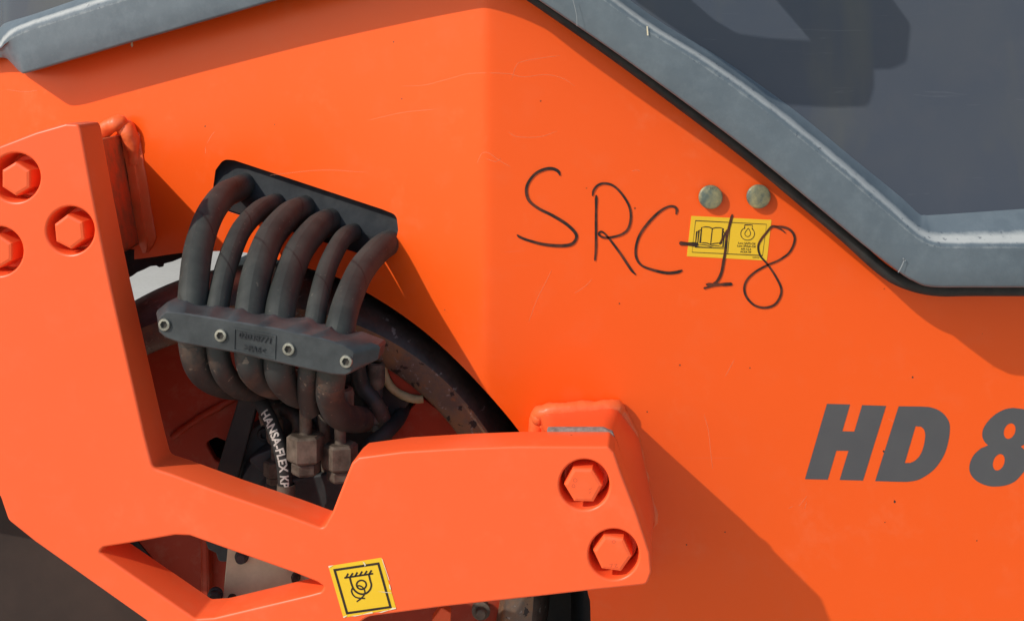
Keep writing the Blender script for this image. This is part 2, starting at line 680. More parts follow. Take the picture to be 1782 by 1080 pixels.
def smooth2(pts, per=6, closed=False):
    P = [(p[0], p[1], 0) for p in pts]
    if closed:
        P = P + P[:1]
    return [(p.x, p.y) for p in catmull(P, per)]


def zm(pts, ox, oy, s):
    return [(ox + x * s, oy + y * s) for x, y in pts]


onr = lambda x, y, h=0.0: RIGHT(x, y, -h)
onb = lambda x, y, h=0.0: body(x, y, h)
onk = lambda x, y, h=0.0: BRK(x, y, -h)
onc = lambda x, y, h=0.0: CLAMP(x, y, -h)

# ------------------------------------------------------------------ ground
gv = [(-60000, -60000, GROUND), (60000, -60000, GROUND), (60000, 60000, GROUND), (-60000, 60000, GROUND)]
g = link('ground', gv, [(0, 1, 2, 3)], M['ground'])
g['kind'] = 'structure'
g['label'] = 'pale sunlit concrete ground behind and under the orange roller'

# ------------------------------------------------------------------ the machine
ROLLER = bpy.data.objects.new('road_roller', None)
COL.objects.link(ROLLER)
ROLLER.location = (0, 0, 0)
ROLLER['label'] = 'orange road roller with grey hood, black hydraulic hoses and handwritten marker letters on its side'
ROLLER['category'] = 'road roller'


def part(name, label=None, parent=ROLLER):
    o = bpy.data.objects.new(name, None)
    COL.objects.link(o)
    o.parent = parent
    if label:
        o['label'] = label
    return o


# --- body side: left face, rounded bend, right face, as one sheet with an arch and a slot
ARCH = smooth2([(-800, 500), (-150, 472), (60, 462), (225, 452), (317, 440), (395, 437), (450, 443), (491, 454), (547, 470), (590, 484), (640, 510),
                (700, 548), (760, 595), (830, 664), (905, 752), (965, 850), (1005, 950), (1023, 1030), (1028, 1085), (1030, 1400)], 5)


def arch_y(x):
    for a, b in zip(ARCH, ARCH[1:]):
        if a[0] <= x <= b[0]:
            return a[1] + (b[1] - a[1]) * (x - a[0]) / max(1e-6, b[0] - a[0])
    return 1400


SLOT = fillet([(371, 326, 0), (375, 296, 10), (389, 277, 16), (408, 279, 10), (665, 364, 10), (690, 374, 16), (693, 400, 8), (686, 431, 8), (672, 455, 10),
               (640, 446, 0), (398, 368, 6), (369, 350, 8)], 6)
BL, BR = 825.0, 865.0
V, F = [], []
TH = 12.0


def add_cap(loops, fn):
    b0 = len(V)
    flat = []
    for lp in loops:
        V.extend(fn(x, y) for x, y in lp)
        flat.append([Vector((x, y, 0)) for x, y in lp])
    for tri in tessellate_polygon(flat):
        F.append(tuple(b0 + i for i in tri))


la = [p for p in ARCH if p[0] < BL] + [(BL, arch_y(BL))]
ra = [(BR, arch_y(BR))] + [p for p in ARCH if p[0] > BR]
TOP = -420
left_loop = [(-800, TOP)] + la + [(BL, TOP)]
right_loop = [(BR, TOP)] + ra + [(2050, 1400), (2050, TOP)]
for sgn in (0, 1):
    fn = (lambda x, y: body(x, y, -TH * sgn))
    add_cap([left_loop, SLOT], fn)
    add_cap([right_loop], fn)
    b0 = len(V)
    cols = 17
    for i in range(cols):
        x = BL + (BR - BL) * i / (cols - 1)
        V.extend((fn(x, TOP), fn(x, arch_y(x))))
    for i in range(cols - 1):
        F.append((b0 + 2 * i, b0 + 2 * i + 1, b0 + 2 * i + 3, b0 + 2 * i + 2))


def wall(loop, closed):
    b0 = len(V)
    for x, y in loop:
        V.append(body(x, y, 0))
        V.append(body(x, y, -TH))
    n = len(loop)
    for i in range(n if closed else n - 1):
        j = (i + 1) % n
        F.append((b0 + 2 * i, b0 + 2 * i + 1, b0 + 2 * j + 1, b0 + 2 * j))


wall(SLOT, True)
wall(ARCH, False)
BODY = link('body_panel', V, F, M['orange'], ROLLER, 30, label='orange side panel bent along an upright edge, with a wheel arch and a hose slot')

# inside of the arch
V, F = [], []
for x, y in ARCH:
    p = body(x, y, -TH)
    V += [p, p + Vector((0, 900, 0))]
for i in range(len(ARCH) - 1):
    F.append((2 * i, 2 * i + 1, 2 * i + 3, 2 * i + 2))
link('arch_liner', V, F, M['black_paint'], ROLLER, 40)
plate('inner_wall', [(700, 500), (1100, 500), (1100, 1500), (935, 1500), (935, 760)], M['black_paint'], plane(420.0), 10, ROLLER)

# --- lettering and marker writing on the body
B5 = (1380, 660, 402 / 1782)
Hh = [(262, 187), (440, 192), (380, 398), (473, 401), (533, 197), (718, 203), (540, 778), (360, 773), (428, 549), (334, 548), (268, 771), (92, 767)]
Dd = [(815, 206), (980, 208), (1060, 214), (1130, 240), (1180, 285), (1207, 340), (1208, 410), (1195, 490), (1170, 570), (1130, 640), (1080, 700), (1010, 750),
      (950, 777), (880, 788), (800, 787), (634, 782)]
Dh = [(945, 360), (985, 362), (1010, 385), (1020, 425), (1015, 480), (1000, 540), (975, 590), (940, 625), (905, 642), (862, 643)]
E8 = [(1700, 218), (1640, 228), (1570, 262), (1510, 315), (1470, 375), (1460, 430), (1475, 475), (1505, 507), (1450, 530), (1400, 575), (1370, 630), (1360, 690),
      (1380, 745), (1430, 790), (1500, 818), (1560, 824), (1640, 815), (1710, 785), (1760, 735), (1800, 680), (1815, 620), (1800, 560), (1757, 515), (1820, 480),
      (1870, 420), (1885, 350), (1860, 280), (1800, 235)]


def tilted(cx, cy, rx, ry, t, n=28):
    return [(cx + rx * math.cos(a) * math.cos(t) - ry * math.sin(a) * math.sin(t), cy + rx * math.cos(a) * math.sin(t) + ry * math.sin(a) * math.cos(t))
            for a in (i * 2 * math.pi / n for i in range(n))]


sheet('letter', zm(Hh, *B5), M['lettering'], onr, 0.5, BODY, label='dark grey slanted letter H')
Dd_s = [Dd[0]] + smooth2(Dd[1:-2], 4) + Dd[-2:]
sheet('letter', zm(Dd_s, *B5), M['lettering'], onr, 0.5, BODY, [zm([Dh[0]] + smooth2(Dh[1:-1], 4) + [Dh[-1]], *B5)], label='dark grey slanted letter D')
e8 = smooth2(E8[:8], 5) + smooth2(E8[8:23], 5) + smooth2(E8[23:] + E8[:1], 5)[:-1]
sheet('digit', zm(e8, *B5), M['lettering'], onr, 0.5, BODY,
      [zm(tilted(1671, 397, 43, 62, R(20)), *B5), zm(tilted(1587, 637, 43, 66, R(20)), *B5)], label='dark grey slanted digit 8 cut by the picture edge')

Z2 = (880, 260, 540 / 1782)
HAND = {
    'S': [([(312, 150), (300, 125), (265, 110), (220, 115), (170, 140), (130, 190), (118, 240), (135, 295), (190, 340), (270, 380), (350, 430), (400, 480), (403, 515),
            (375, 545), (310, 553), (220, 545), (140, 525), (85, 505), (65, 490)], 17)],
    'R': [([(520, 262), (518, 400), (518, 560), (512, 640)], 14),
          ([(498, 268), (505, 235), (530, 205), (570, 195), (620, 210), (670, 260), (710, 330), (718, 400), (700, 460), (660, 490), (600, 505), (560, 505), (535, 488),
            (545, 472), (565, 480), (600, 520), (660, 600), (720, 690), (748, 720)], 13)],
    'C': [([(978, 374), (982, 345), (965, 328), (930, 330), (880, 360), (820, 420), (770, 490), (748, 560), (750, 620), (780, 665), (840, 690), (920, 708), (980, 705),
            (1015, 693)], 15)],
    'dash': [([(996, 538), (1050, 543), (1106, 546)], 22)],
    '1': [([(1302, 372), (1290, 420), (1270, 500), (1262, 580), (1250, 650), (1238, 710), (1215, 755), (1190, 772)], 16), ([(1228, 545), (1250, 505), (1275, 460)], 12),
          ([(1150, 775), (1230, 775), (1302, 772)], 18), ([(1136, 798), (1180, 785), (1240, 775)], 12)],
    '8': [([(1608, 480), (1570, 452), (1530, 443), (1500, 475), (1465, 520), (1450, 560), (1462, 610), (1500, 655), (1545, 720), (1580, 790), (1578, 840), (1545, 890),
            (1490, 908), (1430, 895), (1385, 850), (1370, 800), (1385, 750), (1430, 705), (1500, 665), (1570, 635), (1630, 590), (1658, 530), (1655, 490),
            (1630, 460), (1590, 445), (1545, 440)], 13)],
}
for ch, sts in HAND.items():
    S_ = []
    for i, (pts, w) in enumerate(sts):
        q = smooth2(zm(pts, *Z2), 7)
        n_ = len(q)
        seed = random.random() * 9
        S_.append((q, (lambda t, w=w, seed=seed: w * Z2[2] * (0.98 + 0.28 * noise.noise(Vector((t * 6, seed, 0)))) * min(1, 0.45 + 12 * min(t, 1 - t))), False))
    for i, st in enumerate(S_):
        pass
    # each crossing stroke lies a hair above the one before
    V, F = [], []
    o = ribbon('handwritten_character', [S_[0]], M['marker'], onr, 1.5, BODY, label='black marker dash over the sticker edge' if ch == 'dash' else 'black marker character ' + ch)
    for j, st in enumerate(S_[1:]):
        ribbon('marker_stroke', [st], M['marker'], onr, 1.58 + 0.06 * j, BODY)

# --- scratches in the paint
SCR = [[(700, 150), (740, 148), (790, 135), (820, 128), (880, 128), (910, 134), (950, 130), (980, 137), (1000, 150)], [(890, 140), (898, 115), (910, 107), (950, 100), (975, 97)],
       [(830, 285), (838, 268), (850, 266), (870, 280), (888, 290)], [(885, 230), (900, 238), (940, 238), (970, 228)], [(845, 276), (862, 281), (872, 276)], [(1000, 510), (1018, 498), (1030, 486)],
       [(920, 560), (935, 520), (950, 490), (960, 470)], [(360, 250), (368, 236), (374, 229)], [(358, 268), (357, 255)], [(10, 156), (45, 160), (66, 157)], [(470, 305), (560, 296), (640, 300)],
       [(1225, 720), (1233, 750), (1236, 780), (1240, 815)], [(1262, 655), (1270, 640), (1278, 625)], [(1390, 880), (1400, 868), (1404, 862)], [(1372, 884), (1380, 880)], [(1400, 885), (1404, 872)],
       [(640, 210), (700, 196), (760, 190)], [(1099, 298), (1108, 296), (1114, 298)], [(1545, 728), (1560, 735), (1578, 738)]]
st = []
for s_ in SCR:
    st.append((smooth2(s_, 5), (lambda t: 1.3 * min(1, 0.3 + 5 * min(t, 1 - t))), False))
o = ribbon('scratches', st, M['scratch'], onb, 0.3, BODY)
o['kind'] = 'stuff'

CH = [(685, 73, 2.2), (699, 172, 1.8), (357, 220, 2.0), (478, 217, 1.6), (1538, 785, 3.0), (1557, 872, 3.2), (1183, 635, 2.2), (1078, 528, 1.8), (1588, 656, 2.4), (1126, 716, 1.8), (941, 176, 2.2), (1305, 640, 1.5), (1262, 925, 1.8), (1540, 908, 1.6), (1700, 940, 1.6), (1195, 947, 1.6), (774, 539, 1.5)]
V, F = [], []
for x, y, r in CH:
    b0 = len(V)
    for i in range(7):
        rr = r * 0.72 * random.uniform(0.55, 1.1)
        V.append(onb(x + rr * math.cos(i * 0.9), y + 1.2 * rr * math.sin(i * 0.9), 0.35))
    F.append(tuple(range(b0, b0 + 7)))
o = link('paint_chips', V, F, M['dark_socket'], BODY)
o['kind'] = 'stuff'

HS = [([(1574, 451), (1569, 463), (1563, 474)], 1.7), ([(996, -4), (1003, 26), (1004, 46)], 0.9), ([(1571, 449), (1576, 454)], 2.0)]
o = ribbon('hood_scratches', [(smooth2(p, 5), w, False) for p, w in HS], M['hood_nick'], lambda x, y, h: body(x, y, 155 + h), 1.2, None)
HOOD_SCR = o
o['kind'] = 'stuff'
sheet('paint_nick', [(228, 73), (231, 73.5), (231.5, 80), (229.5, 83), (227.5, 79)], M['torn'], onb, 0.4, BODY)

# --- round bolt heads above the oil sticker
for x, y in ((1235, 342), (1318, 341)):
    c = onr(x, y, 0)
    lathe('round_bolt', [(14, 0), (14, -5), (20, -5), (21, -7), (20.8, -9.5), (19, -11.5), (15, -12.8), (8, -13.6), (0.1, -13.8)], c, (0, 1, 0), M['zinc_yellow'], ROLLER, 40, smooth=28)
lettering('stamped_mark', '10', (1238, 328), 9.5, (1, 0.05), M['zinc_yellow'], onr, 12.0, bpy.data.objects['round_bolt'], depth=2.6, bold=0.01)


# --- stickers
def sticker(name, corners, pl, parent, label, r=1.0):
    o = plate(name, fillet(corners, r, 3), M['yellow'], pl, 0.5, parent, dy=-0.6, label=label)
    return o


ST1 = sticker('oil_sticker', [(1203, 375.6), (1342.6, 382.7), (1334.5, 453.4), (1195.2, 445.8)], RIGHT, ROLLER, 'yellow rectangular sticker with an open book and an oil drop, crossed by marker')
Z1 = (1180, 365, 180 / 1782)
L1 = [([(300, 187), (1525, 250), (1455, 788), (240, 730)], 9, True), ([(905, 218), (855, 757)], 9, False)]
bk = [(405, 305), (470, 293), (540, 300), (590, 325), (650, 308), (720, 308), (775, 325), (750, 580), (690, 575), (620, 580), (560, 600), (500, 575), (440, 568), (380, 570)]
L1 += [(bk, 17, True), ([(590, 325), (560, 600)], 16, False),
       ([(400, 345), (360, 357), (335, 605), (430, 600), (500, 612), (555, 632), (620, 615), (690, 622), (772, 642), (800, 400), (772, 365)], 14, False),
       ([(355, 372), (322, 376), (295, 640), (780, 663), (806, 668), (832, 410), (806, 395)], 14, False)]
fl = [(1150, 260), (1280, 263), (1275, 330)] + [(1198 + 119 * math.cos(a), 412 + 112 * math.sin(a)) for a in [R(-48 + i * 276 / 24) for i in range(25)]] + [(1146, 322)]
L1 += [(fl, 12, True), (smooth2([(1210, 315), (1232, 355), (1248, 400), (1238, 440), (1200, 463), (1162, 443), (1150, 405), (1175, 360), (1209, 317)], 4), 11, False)]
o = ribbon('pictogram', [(zm(p, *Z1), w * Z1[2], c) for p, w, c in L1], M['ink'], onr, 1.0, ST1)
dv = (1.0, 0.05)
for txt, x, y, sz in (('Low SAPS-Oil', 1183, 577, 52), ('Low SPAsh-Oil', 1177, 625, 52), ('API CJ-4', 1170, 676, 50), ('ACEA E9', 1165, 724, 50)):
    cx, cy = zm([(x, y)], *Z1)[0]
    lettering('print_line', txt, (cx, cy), sz * Z1[2], dv, M['ink'], onr, 1.0, ST1, xs=1.0, bold=0.014)
cx, cy = zm([(1340, 820)], *Z1)[0]
lettering('print_line', '220430', (cx, cy), 40 * Z1[2], dv, M['ink'], onr, 1.0, ST1)

# ------------------------------------------------------------------ hood
ST = [((-700, 150), (-700, 120), (-700, 100), 30), ((-110, 122), (-110, 92), (-110, 75), 30), ((-30, 106), (-30, 84), (-35, 58), 30), ((6, 101), (-2, 82), (-4, 50), 30), ((20, 110), (6, 72), (6, 42), 36), ((36, 126), (20, 57), (22, 36), 84),
      ((52, 126), (45, 44), (62, 24), 97), ((130, 103.5), (112, 22), (132, 0), 97), ((233, 73), (200, -6), (215, -28), 97), ((303, 53), (290, -32), (300, -55), 97), ((490, -1.5), (480, -88), (488, -112), 100),
      ((720, -68), (712, -155), (718, -178), 112), ((792, -86), (796, -172), (800, -196), 122), ((832, -70), (862, -150), (880, -172), 132), ((935, -1), (990, -58), (1005, -72), 143),
      ((1060, 84), (1118, 37), (1134, 28), 148), ((1180, 170), (1240, 113), (1258, 104), 150), ((1300, 260), (1360, 201), (1380, 190), 150), ((1400, 341), (1456, 279), (1478, 270), 150),
      ((1500, 424), (1545, 357), (1563, 339), 150), ((1565, 474), (1590, 397), (1598, 371), 150), ((1590, 489), (1611, 411), (1609, 374), 150), ((1620, 499), (1635, 419), (1624, 374), 150),
      ((1700, 500), (1700, 420), (1700, 369), 150), ((1860, 500), (1860, 420), (1860, 358), 150)]


def dens(idx, per=5):
    pts = [(s[idx][0], s[idx][1], s[3]) for s in ST]
    return [(p.x, p.y, p.z) for p in catmull(pts, per)]


O_, R_, I_ = dens(0), dens(1), dens(2)
NS = len(O_)
lerp2 = lambda a, b, t: (a[0] + (b[0] - a[0]) * t, a[1] + (b[1] - a[1]) * t)
HR = {0: 34, 1: 34, 2: 44, 3: 62, 4: 80, 5: 92}
RH = [p.z for p in catmull([(0, i, HR.get(i, s_[3])) for i, s_ in enumerate(ST)], 5)]
rows = []          # (points, height offset, wear)
rows.append(([o[:2] for o in O_], lambda h: 18.0, 0.0))
rows.append(([o[:2] for o in O_], lambda h: h - 7, 0.0))
rows.append(([lerp2(o, r, 0.02) for o, r in zip(O_, R_)], lambda h: h - 2.5, 0.1))
rows.append(([lerp2(o, r, 0.06) for o, r in zip(O_, R_)], lambda h: h, 0.08))
rows.append(([lerp2(o, r, 0.5) for o, r in zip(O_, R_)], lambda h: h + 3, 0.1))
rows.append(([lerp2(o, r, 0.80) for o, r in zip(O_, R_)], lambda h: h + 5, 0.2))
rows.append(([lerp2(o, r, 0.86) for o, r in zip(O_, R_)], lambda h: h + 5.3, 0.58))
rows.append(([lerp2(o, r, 0.93) for o, r in zip(O_, R_)], lambda h: h + 5, 0.45))
rows.append(([r[:2] for r in R_], lambda h: h + 1, 1.0))
rows.append(([lerp2(r, i, 0.16) for r, i in zip(R_, I_)], lambda h: h - 7, 0.95))
rows.append(([lerp2(r, i, 0.4) for r, i in zip(R_, I_)], lambda h: h - 17, 0.42))
rows.append(([lerp2(r, i, 0.88) for r, i in zip(R_, I_)], lambda h: h - 30, 0.15))
rows.append(([i[:2] for i in I_], lambda h: h - 32, 0.1))
V, F, WR = [], [], []
for pts, hf, wr in rows:
    for i, p in enumerate(pts):
        tt = min(1.0, len(V) // NS / 6.0)
        h_ = O_[i][2] * (1 - tt) + RH[i] * tt
        dz = hf(h_) - h_
        V.append(body(p[0], p[1], 18.0 if len(V) < NS else h_ + (dz if dz > 0 else dz * min(1, h_ / 60))))
        WR.append(wr)
for r_ in range(len(rows) - 1):
    for i in range(NS - 1):
        F.append((r_ * NS + i, r_ * NS + i + 1, (r_ + 1) * NS + i + 1, (r_ + 1) * NS + i))
HOOD_EDGE_DATA = (V, F, WR)
# inner panel: columns from the inner line up to the top edge
V, F = [], []
for i, p in enumerate(I_):
    for tt in range(7):
        V.append(body(p[0], p[1] + (-520 - p[1]) * tt / 6, RH[i] - 32.4 * min(1, RH[i] / 60)))
for i in range(NS - 1):
    for tt in range(6):
        a = i * 7 + tt
        F.append((a, a + 1, a + 8, a + 7))
HOOD = link('engine_hood', V, F, M['hood'], ROLLER, 50, label='dark grey glossy plastic hood with a raised weathered edge')
HOOD_SCR.parent = HOOD
link('hood_edge', HOOD_EDGE_DATA[0], HOOD_EDGE_DATA[1], M['hood_edge'], HOOD, 42, wear=HOOD_EDGE_DATA[2], label='pale grey weathered hood edge with a chalky ridge')
# rubber seal along the sloping lower edge
seal = [(890, -26), (935, 2), (1060, 89), (1180, 177), (1300, 268), (1400, 351), (1470, 410), (1530, 464), (1570, 489), (1625, 503), (1700, 503), (1860, 503)]
tube('hood_seal', [body(x, y, 70) for x, y in seal], lambda t: 9.0 + 3 * t, M['black_rubber'], HOOD, 12, 6)
# small pale nick and dry straw stuck on the hood edge
sheet('dry_straw', [(1125, 46), (1127, 46), (1128.5, 62), (1126, 62)], M['torn'], lambda x, y, h: body(x, y, 155 + h), 1.5, HOOD)

# --- unseen blocker added above the hood, cut to the shadow it throws
KS = 235.0
SV = Vector((-1.42, -1.0, -1.25))
shadow_outer = fillet([(1030, -420, 0), (1104, 0, 0), (1240, 96, 4), (1322, 158, 10), (1345, 178, 20), (1440, 184, 10), (1508, 182, 14), (1517, 150, 10), (1517, 118, 3), (1548, 117, 8), (1574, 106, 16), (1581, 40, 20),
                       (1549, -4, 10), (1470, -120, 0), (1420, -420, 0)], 8)
shadow_hole = fillet([(1150, -60, 10), (1202, 0, 10), (1245, 37, 10), (1285, 61, 16), (1340, 69, 10), (1413, 73, 2), (1352, 2, 2), (1290, -70, 10)], 8)
pm = plane(-116.0)
V, F = [], []
for dep in (0.0, 4.0):
    b0 = len(V)
    flat = []
    for lp in (shadow_outer, shadow_hole):
        V += [pm(x, y) + SV * KS + Vector((0, -dep, 0)) for x, y in lp]
        flat.append([Vector((x, y, 0)) for x, y in lp])
    for tri in tessellate_polygon(flat):
        F.append(tuple(b0 + i for i in tri))
n1, n2 = len(shadow_outer), len(shadow_hole)
for off, m in ((0, n1), (n1, n2)):
    for i in range(m):
        j = (i + 1) % m
        F.append((off + i, off + j, off + j + n1 + n2, off + i + n1 + n2))
link('hood_shadow_blocker', V, F, M['black_rubber'], ROLLER, 30)

# ------------------------------------------------------------------ bracket
CUT = fillet([(172, 960, 5), (180, 952, 6), (231, 944, 0), (305, 931, 8), (330, 932, 8), (403, 958, 0), (515, 997.5, 0), (553, 1013, 10), (564, 1021, 5), (558, 1029, 6), (540, 1034, 0), (372, 1074, 14), (340, 1076, 12)], 8)
OUT = fillet([(-420, 430, 0), (0, 254, 0), (62, 230, 0), (114, 215, 8), (136, 216, 9), (140, 225, 0), (160, 335, 0), (180, 438, 0), (193, 500, 0), (252, 760, 0), (266, 814, 16), (300, 825, 10), (394, 860, 0), (500, 896, 0), (562, 919, 10),
              (578, 891, 5), (590, 860, 0), (612, 805, 10), (624, 795, 6), (700, 785, 60), (800, 779, 0), (900, 775.5, 0), (1058, 776, 8), (1069, 788, 6), (1081, 823, 0), (1107, 890, 0), (1131, 962, 20), (1134, 995, 10), (1126, 1017, 12),
              (1030, 1027, 0), (934, 1038, 0), (769, 1056, 0), (640, 1073, 30), (590, 1110, 30), (580, 1400, 0), (330, 1400, 0), (310, 1140, 30), (255, 1080, 0), (60, 942, 0), (14, 905, 18), (0, 864, 10), (-30, 835, 10), (-420, 800, 0)], 8)  # out-of-view left end lengthened to shade the plate at lower left
HOLES = [(27, 309, 42.5), (122, 401, 41.5), (-3, 437, 42.5), (1017, 843, 43.5), (1068, 964, 43.5)]
BRACKET = plate('mounting_bracket', OUT, M['coral'], BRK, 68, ROLLER, [CUT] + [circle(x, y, r, r, 44) for x, y, r in HOLES], bev=4.0,
                label='thick orange steel arm bolted over the drum end, with a triangular cut-out')
HEX = [(28, 311, 28, R(90), 1.0), (121, 403, 28.5, R(84), 1.0), (-3, 437, 28, R(90), 1.0), (1015, 843, 29, R(-2), 1.0), (1066, 962, 29, R(4), 1.0)]
hexmesh = None
for (hx, hy, hr), (x, y, r, a0, _) in zip(HOLES, HEX):
    n = BRK.n
    # washer at the bottom of the counterbore, with a raised split end
    c = BRK(hx, hy) + n * 44
    V, F = [], []
    e1 = Vector((1, 0, 0)) - n * n.x
    e1.normalize()
    e2 = Vector((0, 0, 1))
    m = 40
    for rr, d in ((0, 0), (33, 0), (35, 3), (35, 12), (45, 12)):
        for s in range(m):
            a = s * 2 * math.pi / m
            V.append(c + (e1 * math.cos(a) + e2 * math.sin(a)) * rr + n * d)
    for q in range(4):
        for s in range(m):
            t = (s + 1) % m
            F.append((q * m + s, q * m + t, (q + 1) * m + t, (q + 1) * m + s))
    link('washer', V, F, M['coral'], BRACKET, 35)
    # hex head
    c = BRK(x, y)
    V, F = [], []
    for rr, d in ((r * 0.80, -2.2), (r * 0.955, -0.6), (r, 2.0), (r, 46)):
        for s in range(6):
            a = a0 + s * math.pi / 3
            V.append(c + (e1 * math.cos(a) + e2 * math.sin(a)) * rr + n * d)
    for q in range(3):
        for s in range(6):
            t = (s + 1) % 6
            F.append((q * 6 + s, q * 6 + t, (q + 1) * 6 + t, (q + 1) * 6 + s))
    F.append(tuple(range(6)))
    link('hex_bolt', V, F, M['coral'], BRACKET)

for strokes in ([(circle(1001, 835, 3.2, 3.2, 12), 1.3, True)], [(circle(998, 845, 2.6, 2.6, 12), 1.3, True)], [([(1024, 852), (1030, 849)], 1.5, False)], [([(1025, 858), (1028, 855)], 1.5, False)],
                [(circle(1068, 942, 3.0, 2.6, 12), 1.2, True)], [([(1060, 982), (1066, 980), (1063, 986)], 1.4, False)], [([(1069, 981), (1074, 980), (1070, 986), (1075, 986)], 1.4, False)]):
    ribbon('stamped_mark', strokes, M['stamp'], onk, 2.45, BRACKET)

# --- tie-down sticker on the bracket
C2 = [(571.5, 984.5), (664, 969.6), (689.5, 1058), (597.5, 1074)]
ST2 = sticker('tie_down_sticker', C2, BRK, ROLLER, 'yellow square sticker with a lashing eye, its edges torn and white')
Z3 = (560, 960, 140 / 1260)
L2 = [([(200, 280), (885, 178), (1075, 858), (395, 955)], 36, True), ([(352, 403), (803, 335)], 27, False)]
for a, b in (((380, 395), (412, 333)), ((445, 386), (487, 326)), ((520, 376), (557, 314)), ((592, 365), (632, 301)), ((668, 354), (706, 292)), ((740, 343), (780, 282))):
    L2.append(([a, b], 27, False))
L2 += [(smooth2([(438, 395), (462, 490), (500, 580), (560, 635), (630, 656), (700, 640), (758, 580), (775, 510), (760, 450), (735, 350)], 5), 29, False),
       ([(620 + 76 * math.cos(i * math.pi / 14), 510 + 70 * math.sin(i * math.pi / 14)) for i in range(28)], 26, True)]
L3 = [(smooth2([(555, 530), (590, 525), (640, 552), (670, 600), (668, 655), (620, 718), (545, 775)], 5), 22, False),
      (smooth2([(478, 560), (464, 610), (490, 670), (540, 708), (610, 720), (677, 723)], 5), 22, False)]
ribbon('pictogram', [(zm(p, *Z3), w * Z3[2], c) for p, w, c in L2], M['ink'], onk, 1.0, ST2)
ribbon('pictogram', [(zm(L3[0][0], *Z3), 22 * Z3[2], False)], M['ink'], onk, 1.1, ST2)
ribbon('pictogram', [(zm(L3[1][0], *Z3), 22 * Z3[2], False)], M['ink'], onk, 1.2, ST2)
TORN = [[(100, 218), (120, 212), (180, 205), (150, 225), (112, 248)], [(330, 1010), (400, 985), (380, 1010), (345, 1028)], [(450, 1000), (560, 985), (640, 975), (720, 948), (790, 930), (800, 955), (650, 978), (520, 1005)],
        [(820, 935), (900, 940), (980, 915), (1060, 905), (1100, 870), (1160, 868), (1163, 885), (1050, 912), (930, 948)], [(1052, 500), (1066, 510), (1085, 590), (1060, 570)], [(880, 615), (950, 618), (1080, 632), (1098, 640), (1000, 632)],
        [(640, 148), (665, 160), (690, 200), (672, 228), (668, 200)], [(935, 95), (950, 110), (1060, 440), (1050, 440)]]
for t in TORN:
    sheet('torn_edge', zm(t, *Z3), M['torn'], onk, 1.35, ST2)

# ------------------------------------------------------------------ mounting pads and welds
# right pad: loft from the body to the back of the bracket
BACK = plane(-282.0 + 68 * 1.012 + 8, -0.158, 1040.0)
padb = fillet([(940, 716, 6), (1074, 704, 8), (1112, 758, 30), (1140, 890, 20), (1122, 1010, 10), (950, 1020, 6)], 6)
padt = fillet([(948, 743, 6), (1056, 743, 8), (1071, 757, 30), (1129, 948, 20), (1122, 1012, 10), (950, 1012, 6)], 6)


def resample(p, n):
    L = [0]
    q = p + p[:1]
    for a, b in zip(q, q[1:]):
        L.append(L[-1] + (Vector(a) - Vector(b)).length)
    out = []
    j = 0
    for i in range(n):
        t = L[-1] * i / n
        while L[j + 1] < t:
            j += 1
        s = (t - L[j]) / max(1e-9, L[j + 1] - L[j])
        out.append(lerp2(q[j], q[j + 1], s))
    return out


def loft(name, a, b, fa, fb, mat, parent, steps=6, wob=0.0, label=None, n=72):
    A = [fa(*p) for p in resample(a, n)]
    B = [fb(*p) for p in resample(b, n)]
    V, F = [], []
    for s in range(steps + 1):
        t = s / steps
        for p, q in zip(A, B):
            v = p.lerp(q, t)
            if wob and 0 < s < steps:
                v = v + Vector((1, 0, -1)) * wob * noise.noise(v * 0.03)
            V.append(v)
    for s in range(steps):
        for i in range(n):
            j = (i + 1) % n
            F.append((s * n + i, s * n + j, (s + 1) * n + j, (s + 1) * n + i))
    F.append(tuple(steps * n + i for i in range(n)))
    return link(name, V, F, mat, parent, 45, label=label)


PADR = loft('mounting_pad', padb, padt, onr, lambda x, y: BACK(x, y), M['coral'], ROLLER, wob=1.5, label='orange welded pad under the right end of the bracket')
SH = plane(-282.0 + 68 * 1.012, -0.158, 1040.0)
plate('shim', fillet([(952, 745, 3), (1050, 745, 3), (1066, 752, 3), (1112, 900, 3), (1112, 1000, 3), (955, 1000, 3)], 3), M['gasket'], SH, 8.5, PADR, dy=0.2)
tube('weld_bead', [onr(x, y, h) for x, y, h in ((934, 760, 6), (937, 725, 8), (950, 718, 22), (985, 714, 26), (1030, 712, 24), (1066, 710, 18), (1076, 716, 8), (1097, 748, 2), (1114, 790, -2), (1128, 845, -3), (1140, 900, -2), (1135, 925, -2))],
     lambda t: 15 - 2 * t if t < 0.5 else max(4, 14 - 16 * (t - 0.5) * 2), M['weld'], PADR, 18, 8, rough=3.2, rfreq=0.045)
for x, y, r in ((937, 726, 14), (946, 738, 10), (1069, 711, 14)):
    c = onr(x, y, 14)
    lathe('weld_blob', [(0.1, -r), (r * 0.5, -r * 0.87), (r * 0.87, -r * 0.5), (r, 0), (r * 0.87, r * 0.5), (r * 0.4, r * 0.9)], c, (0, 1, 0), M['weld'], PADR, 20, smooth=60)

# left pad
lp = fillet([(60, 262, 4), (212, 234, 5), (246, 424, 8), (60, 470, 4)], 5)
onl = lambda x, y, h=0.0: LEFT(x, y, -h)
BK2 = plane(-282.0 + 68 * 1.012 + 1, -0.158, 1040.0)


def ltop(x, y):
    p = onl(x, y)
    yb = -282.0 + 69.8 - 0.158 * (p.x - 1040.0)
    return Vector((p.x, yb, p.z))


